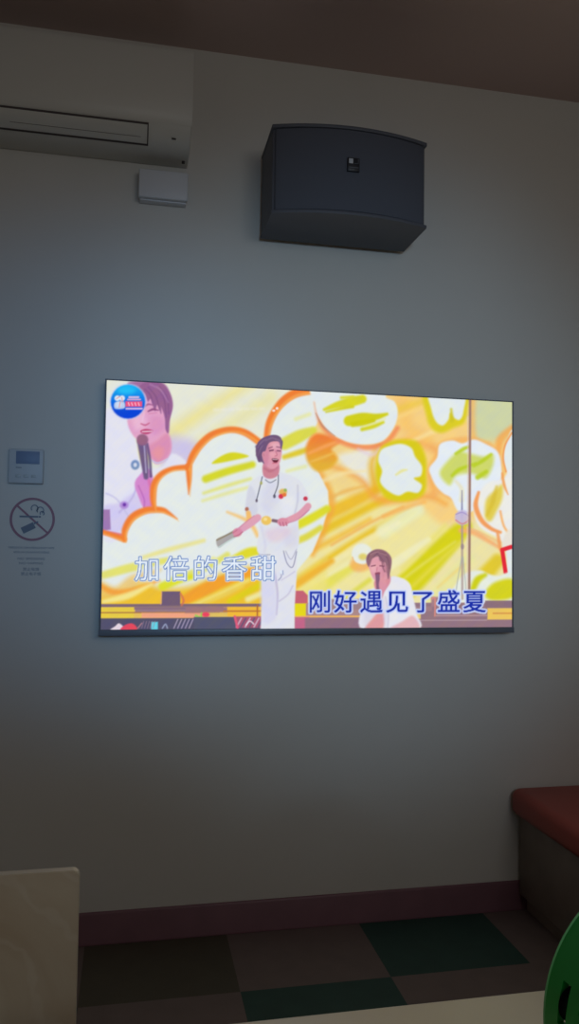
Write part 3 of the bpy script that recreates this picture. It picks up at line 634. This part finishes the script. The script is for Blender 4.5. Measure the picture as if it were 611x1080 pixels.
# ---------------------------------------------------------------- air conditioner
ac_m = mat('white_plastic', (208, 207, 200), .45, bump=.02); dark = mat('dark_gap', (78, 70, 70), .8)
ac = thing('air_conditioner', 'white split air conditioner hung under the ceiling to the left of the loudspeaker', 'air conditioner', (-.465, 0, Z+1.165))
L = -.86
prof_ac = [(0, 0), (-.10, 0), (-.150, .008), (-.186, .035), (-.202, .08), (-.205, .13), (-.205, .275), (-.196, .291), (-.18, .297), (0, .297)]
bm = bmesh.new(); prism(bm, prof_ac, 0, L, 0, .006, 3)
done('casing', bm, ac_m, ac)
bm = bmesh.new(); prism(bm, [(-.1895, .045), (-.1925, .048), (-.2038, .08), (-.2068, .130), (-.2068, .274), (-.198, .2925), (-.18, .3), (-.03, .3), (-.03, .296), (-.18, .2965), (-.195, .289), (-.2045, .273), (-.2045, .13), (-.2015, .08)], 0, L-.001, .001, .001); done('front_panel', bm, ac_m, ac)
# air outlet: dark slot, flap lying in it
def skin(pts, x0, x1, off, m, name, parent, thick=.004):
    """A thin strip lying along the casing's curved front between two profile heights."""
    out = [Vector((0, y, z)) for y, z in pts]; up = []; dn = []
    for i, p in enumerate(out):
        t = (out[min(i+1, len(out)-1)]-out[max(i-1, 0)]).normalized(); nrm = Vector((0, -t.z, t.y))
        if nrm.y > 0: nrm = -nrm
        up.append((p+nrm*off)[1:]); dn.append((p+nrm*(off-thick))[1:])
    b = bmesh.new(); prism(b, [tuple(v) for v in up]+[tuple(v) for v in dn[::-1]], 0, x0, x1, 0); return done(name, b, m, parent)
flap = [(-.132, .0050), (-.150, .0080), (-.172, .0225), (-.186, .035), (-.1885, .041)]
skin([(-.122, .0035)]+flap+[(-.1898, .044)], L+.075, -.136, .001, dark, 'air_outlet', ac, .006)
fl = skin([(-.136, .0057)]+flap[1:4]+[(-.1872, .0378)], L+.08, -.140, .004, ac_m, 'flap', ac, .004)
skin([(-.158, .0133), (-.1592, .0141)], L+.3, -.16, .0046, mat('flap_groove', (120, 114, 106), .6), 'groove', fl, .002)
bm = bmesh.new(); add_box(bm, -.022, -.012, -.055, -.035, -.002, .006, .002); done('drain_notch', bm, dark, ac)
bm = bmesh.new(); add_box(bm, -.062, -.048, -.165, -.15, .014, .017, .0008); done('indicator', bm, dark, ac)
box('mounting_plate', (L+.05, -.05, -.004, .0, .03, .27), ac_m, ac, 0)

# ---------------------------------------------------------------- small white box below the air conditioner
jb = thing('junction_box', 'small white junction box on the wall just below the air conditioner', 'box', (-.547, 0, Z+1.027))
jm = mat('white_box_plastic', (214, 216, 220), .4)
box('backbox', (-.077, .079, -.032, 0, 0, .088), jm, jb, .004); box('cover', (-.081, .083, -.05, -.0325, .004, .101), jm, jb, .005, seg=3)

# ---------------------------------------------------------------- thermostat
th = thing('thermostat', 'small white wall thermostat with a grey display above the no smoking sign', 'thermostat', (-.966, 0, Z+.062))
pm = mat('thermostat_plastic', (190, 194, 196), .5)
box('cover', (-.054, .056, -.017, -.001, 0, .113), pm, th, .005, seg=3); box('wall_plate', (-.05, .052, -.004, 0, .004, .109), pm, th, .001)
box('display', (-.030, .043, -.0185, -.0165, .064, .105), mat('display_glass', (112, 130, 160), .5), th, .0006)
for x in (-.03, -.006, .018): box('button', (x, x+.016, -.0185, -.0165, .020, .029), mat('button_grey', (176, 180, 180), .4), th, .0008)
bm = bmesh.new(); add_box(bm, -.03, -.012, -.0176, -.0165, .050, .053); done('mark', bm, mat('print_grey', (120, 124, 132), .5), th)

# ---------------------------------------------------------------- no smoking sign
sg = thing('no_smoking_sign', 'no smoking sign with a red slashed ring and small lettering below the thermostat', 'sign', (-.942, 0, Z-.0525))
red = mat('sign_red', (158, 112, 126), .6); ink = mat('sign_ink', (112, 122, 138), .6)
bm = bmesh.new(); N = 64; R1, R0 = .0705, .0628
vo = [[bm.verts.new((r*math.cos(t), y, r*math.sin(t))) for t in [2*math.pi*i/N for i in range(N)]] for r, y in ((R0, -.0016), (R1, -.0016), (R1, -.0002), (R0, -.0002))]
for i in range(N):
    for a_, b_ in ((0, 1), (1, 2), (2, 3), (3, 0)): bm.faces.new((vo[a_][i], vo[a_][(i+1) % N], vo[b_][(i+1) % N], vo[b_][i]))
t = bmesh.new(); add_box(t, -.0655, .0655, -.0014, -.0002, -.0032, .0032); merge(bm, t, Matrix.Rotation(math.radians(42), 4, 'Y'))
done('prohibition_ring', bm, red, sg)
bm = bmesh.new(); add_box(bm, -.040, .018, -.0022, -.0004, .006, .0115); add_box(bm, .0195, .026, -.0022, -.0004, .006, .0115); done('cigarette', bm, ink, sg)
bm = bmesh.new()
for cx_, cz_, r_ in ((.006, .036, .012), (.024, .030, .012), (.030, .020, .008)):
    for i in range(14):
        a0, a1 = [math.radians(-60+i*20+d) for d in (0, 20)]
        q = [(cx_+rr*math.cos(aa), -.002, cz_+rr*math.sin(aa)) for rr, aa in ((r_, a0), (r_, a1), (r_-.003, a1), (r_-.003, a0))]
        bm.faces.new([bm.verts.new(v) for v in q])
done('smoke', bm, ink, sg)
t = bmesh.new(); add_box(t, -.021, .021, -.0022, -.0004, -.0105, .0105, 0); add_box(t, .022, .036, -.0022, -.0004, .002, .007); add_box(t, -.006, .016, -.003, -.0022, -.001, .001)
bm = bmesh.new(); merge(bm, t, Matrix.Translation((-.012, 0, -.028)) @ Matrix.Rotation(math.radians(-27), 4, 'Y')); done('cigarette_pack', bm, ink, sg)
for s_, z_, sz, wd in (('MEROKOK DAN MENGHISAP VAPE', -.0955, .0095, .142), ('ADALAH DILARANG KERAS', -.110, .0095, .112), ('NO SMOKING', -.1315, .0105, .084), ('NO VAPING', -.146, .0105, .074), ('禁止吸烟', -.166, .0115, .050), ('禁止电子烟', -.181, .0115, .062)):
    bm = bmesh.new(); add_text(bm, s_, 0, -.0012, z_, sz, wd); done('lettering', bm, ink, sg, smooth=0)

# ---------------------------------------------------------------- bench along the right wall
bench = thing('bench', 'bench with red padded seat on dark base at right, its end against the wall', 'bench', (.768, -.0, 0))
red_m = mat('red_leatherette', (160, 66, 54), .42, bump=.08, bscale=160); dk_m = mat('dark_brown_laminate', (132, 118, 108), .5, vary=.12, vscale=12)
BL = -2.6
bm = bmesh.new(); add_box(bm, 0, XR-.774, BL+.02, -.014, .06, .345, .003); add_box(bm, .03, XR-.774, BL+.05, -.014, 0, .062); done('base', bm, dk_m, bench)
for k in range(2):
    y1 = -.006+(-1.3)*k; y0 = y1-1.29
    bm = bmesh.new(); add_box(bm, -.034, XR-.774-.004, y0, y1, .342, .436, .03, 5)
    for v in bm.verts:
        if v.co.z > .42: v.co.z += .008*math.sin(math.pi*min(1, max(0, (v.co.x+.034)/.6)))
    done('seat_cushion', bm, red_m, bench)

# ---------------------------------------------------------------- marbled panel at left
mb = bpy.data.materials.new('beige_marble_laminate'); mb.use_nodes = True; n = mb.node_tree; b = n.nodes['Principled BSDF']; b.inputs['Roughness'].default_value = .45
tc = n.nodes.new('ShaderNodeTexCoord'); nz = n.nodes.new('ShaderNodeTexNoise'); nz.inputs['Scale'].default_value = 3.0; nz.inputs['Detail'].default_value = 6; nz.inputs['Distortion'].default_value = 1.6
rp = n.nodes.new('ShaderNodeValToRGB'); rp.color_ramp.elements[0].position = .32; rp.color_ramp.elements[1].position = .66
rp.color_ramp.elements[0].color = tuple(lin((200, 180, 152)))+(1,); rp.color_ramp.elements[1].color = tuple(lin((220, 208, 184)))+(1,)
wv = n.nodes.new('ShaderNodeTexWave'); wv.wave_type = 'BANDS'; wv.bands_direction = 'DIAGONAL'; wv.inputs['Scale'].default_value = 4.5; wv.inputs['Distortion'].default_value = 9; wv.inputs['Detail'].default_value = 4
r2 = n.nodes.new('ShaderNodeValToRGB'); r2.color_ramp.elements[0].position = .93; r2.color_ramp.elements[1].position = 1.0; r2.color_ramp.elements[0].color = (0, 0, 0, 1); r2.color_ramp.elements[1].color = (.25, .25, .25, 1)
mx = n.nodes.new('ShaderNodeMix'); mx.data_type = 'RGBA'; mx.inputs[7].default_value = tuple(lin((232, 224, 206)))+(1,)
n.links.new(tc.outputs['Object'], nz.inputs['Vector']); n.links.new(tc.outputs['Object'], wv.inputs['Vector']); n.links.new(nz.outputs['Fac'], rp.inputs['Fac']); n.links.new(wv.outputs['Fac'], r2.inputs['Fac'])
n.links.new(r2.outputs['Color'], mx.inputs[0]); n.links.new(rp.outputs['Color'], mx.inputs[6]); n.links.new(mx.outputs[2], b.inputs['Base Color'])
edge_m = mat('beige_edge_band', (214, 204, 182), .4)
pn = thing('partition_panel', 'low beige marbled panel with rounded corners standing in front of the wall at the left', 'panel', (-.695, -1.3, 0))
bm = bmesh.new(); pw, ph = .72, .7485
def rrect(x0, x1, z0, z1, r, n_=6):
    P = []
    for cx_, cz_, s in ((x1-r, z1-r, 0), (x0+r, z1-r, 90), (x0+r, z0+r, 180), (x1-r, z0+r, 270)):
        P += [(cx_+r*math.cos(math.radians(s+90*i/n_)), cz_+r*math.sin(math.radians(s+90*i/n_))) for i in range(n_+1)]
    return P
prism(bm, rrect(-pw, -.0005, .03, ph, .012), 1, -.0, .018, .0012); done('board', bm, mb, pn)
bm = bmesh.new(); O = rrect(-pw-.001, .0, .029, ph+.001, .012); I = rrect(-pw+.0008, -.0012, .031, ph-.0008, .011); k = len(O)
vv = [[bm.verts.new((p[0], y, p[1])) for p in q] for q, y in ((I, .0015), (O, .0015), (O, .0165), (I, .0165))]
for i in range(k):
    for a_, b_ in ((0, 1), (1, 2), (2, 3), (3, 0)): bm.faces.new((vv[a_][i], vv[a_][(i+1) % k], vv[b_][(i+1) % k], vv[b_][i]))
done('edge_band', bm, edge_m, pn)
for x in (-.14, -.62): box('foot', (x-.03, x+.03, -.16, .18, 0, .031), dk_m, pn, .006)

# ---------------------------------------------------------------- table in front of the camera
tb = thing('table', 'beige laminate table whose far edge shows along the bottom of the view', 'table', (-.09, -2.11, 0))
top_m = mat('beige_laminate', (232, 226, 204), .4, vary=.05, vscale=5, bump=.02)
box('tabletop', (-.68, .68, -.355, .355, .718, .75), top_m, tb, .004, seg=3)
for x in (-.5, .5):
    bm = bmesh.new(); add_box(bm, x-.035, x+.035, -.035, .035, .03, .719, .006); done('leg', bm, black, tb)
    bm = bmesh.new(); add_box(bm, x-.03, x+.03, -.29, .29, 0, .032, .008); done('foot', bm, black, tb)

# ---------------------------------------------------------------- tambourine standing on the table
grn = mat('green_plastic', (20, 164, 62), .35, bump=.02, coat=.15); met = mat('dark_metal', (70, 72, 74), .35, metal=.8)
RT, TH, WT = .114, .007, .072
tam = thing('tambourine', 'green plastic tambourine with dark jingles standing on the table at the right', 'tambourine', (-.1339, -2.0042, .7516))
ang = math.radians(43.5)
vd = Vector((-.1339+.6225, -2.0042+2.655, 0)).normalized(); rd = Vector((vd.y, -vd.x, 0))
hx = rd*math.cos(ang)+vd*math.sin(ang); ax = -rd*math.sin(ang)+vd*math.cos(ang)
tam.location -= ax*.012
tam.matrix_world = Matrix(((hx.x, ax.x, 0, tam.location.x), (hx.y, ax.y, 0, tam.location.y), (0, 0, 1, .7545), (0, 0, 0, 1)))
NS = 96; rows = ((-.012, 159.0), (.0125, 169.0)); slot_w = .0105; half_arc = 9.0
slots = [((a_ + off + s*36) % 360, yc) for yc, off in rows for s in range(10) for a_ in (0,)]
def arc_of(r_, th): return (r_*math.cos(th), RT+r_*math.sin(th))
ysplit = [-WT/2, -.012-slot_w/2, -.012+slot_w/2, .0125-slot_w/2, .0125+slot_w/2, WT/2]
def open_(k, deg):
    yc = -.012 if k == 1 else .0125 if k == 3 else None
    if yc is None: return False
    return any(abs((deg-a_+180) % 360-180) < half_arc for a_, y_ in slots if y_ == yc)
bm = bmesh.new(); NS = 180
for i in range(NS):
    d0, d1 = 360*i/NS, 360*(i+1)/NS; t0, t1 = math.radians(d0), math.radians(d1); dm = (d0+d1)/2
    for k in range(5):
        if open_(k, dm): continue
        y0, y1 = ysplit[k], ysplit[k+1]
        P = lambda r_, t_, y_: bm.verts.new((arc_of(r_, t_)[0], y_, arc_of(r_, t_)[1]))
        ro, ri = RT, RT-TH
        bm.faces.new((P(ro, t0, y0), P(ro, t1, y0), P(ro, t1, y1), P(ro, t0, y1)))
        bm.faces.new((P(ri, t0, y0), P(ri, t0, y1), P(ri, t1, y1), P(ri, t1, y0)))
        if k == 0 or open_(k-1, dm): bm.faces.new((P(ro, t0, y0), P(ri, t0, y0), P(ri, t1, y0), P(ro, t1, y0)))
        if k == 4 or open_(k+1, dm): bm.faces.new((P(ro, t0, y1), P(ro, t1, y1), P(ri, t1, y1), P(ri, t0, y1)))
        if open_(k, dm-360/NS): bm.faces.new((P(ro, t0, y0), P(ro, t0, y1), P(ri, t0, y1), P(ri, t0, y0)))
        if open_(k, dm+360/NS): bm.faces.new((P(ro, t1, y0), P(ri, t1, y0), P(ri, t1, y1), P(ro, t1, y1)))
bmesh.ops.remove_doubles(bm, verts=bm.verts[:], dist=1e-6)
done('frame', bm, grn, tam, smooth=30)
bm = bmesh.new()
for y in (-WT/2, WT/2):
    t = bmesh.new(); vs_ = []
    for i in range(NS):
        th_ = 2*math.pi*i/NS; row = []
        for j in range(8):
            ph_ = 2*math.pi*j/8; r_ = RT-TH/2+.0046*math.cos(ph_)
            row.append(t.verts.new((r_*math.cos(th_), y+.0022*math.sin(ph_), RT+r_*math.sin(th_))))
        vs_.append(row)
    for i in range(NS):
        for j in range(8): t.faces.new((vs_[i][j], vs_[(i+1) % NS][j], vs_[(i+1) % NS][(j+1) % 8], vs_[i][(j+1) % 8]))
    merge(bm, t)
done('rim', bm, mat('green_rim_highlight', (110, 190, 120), .25, coat=.4), tam, smooth=60)  # highlight along the rim edge put into a paler, glossier green
for a_, yc in slots:
    t_ = math.radians(a_); c_, s_ = math.cos(t_), math.sin(t_); rr = RT-.0135
    bm = bmesh.new()
    for dy in (-.0030, -.0008, .0014, .0034): cyl(bm, (rr*c_, yc+dy, RT+rr*s_), (0, 1, 0), .0160, .0012, 24, .0146)
    cyl(bm, (rr*c_, yc, RT+rr*s_), (0, 1, 0), .0016, slot_w+.002, 10)
    done('jingle', bm, met, tam)
bpy.context.view_layer.update()
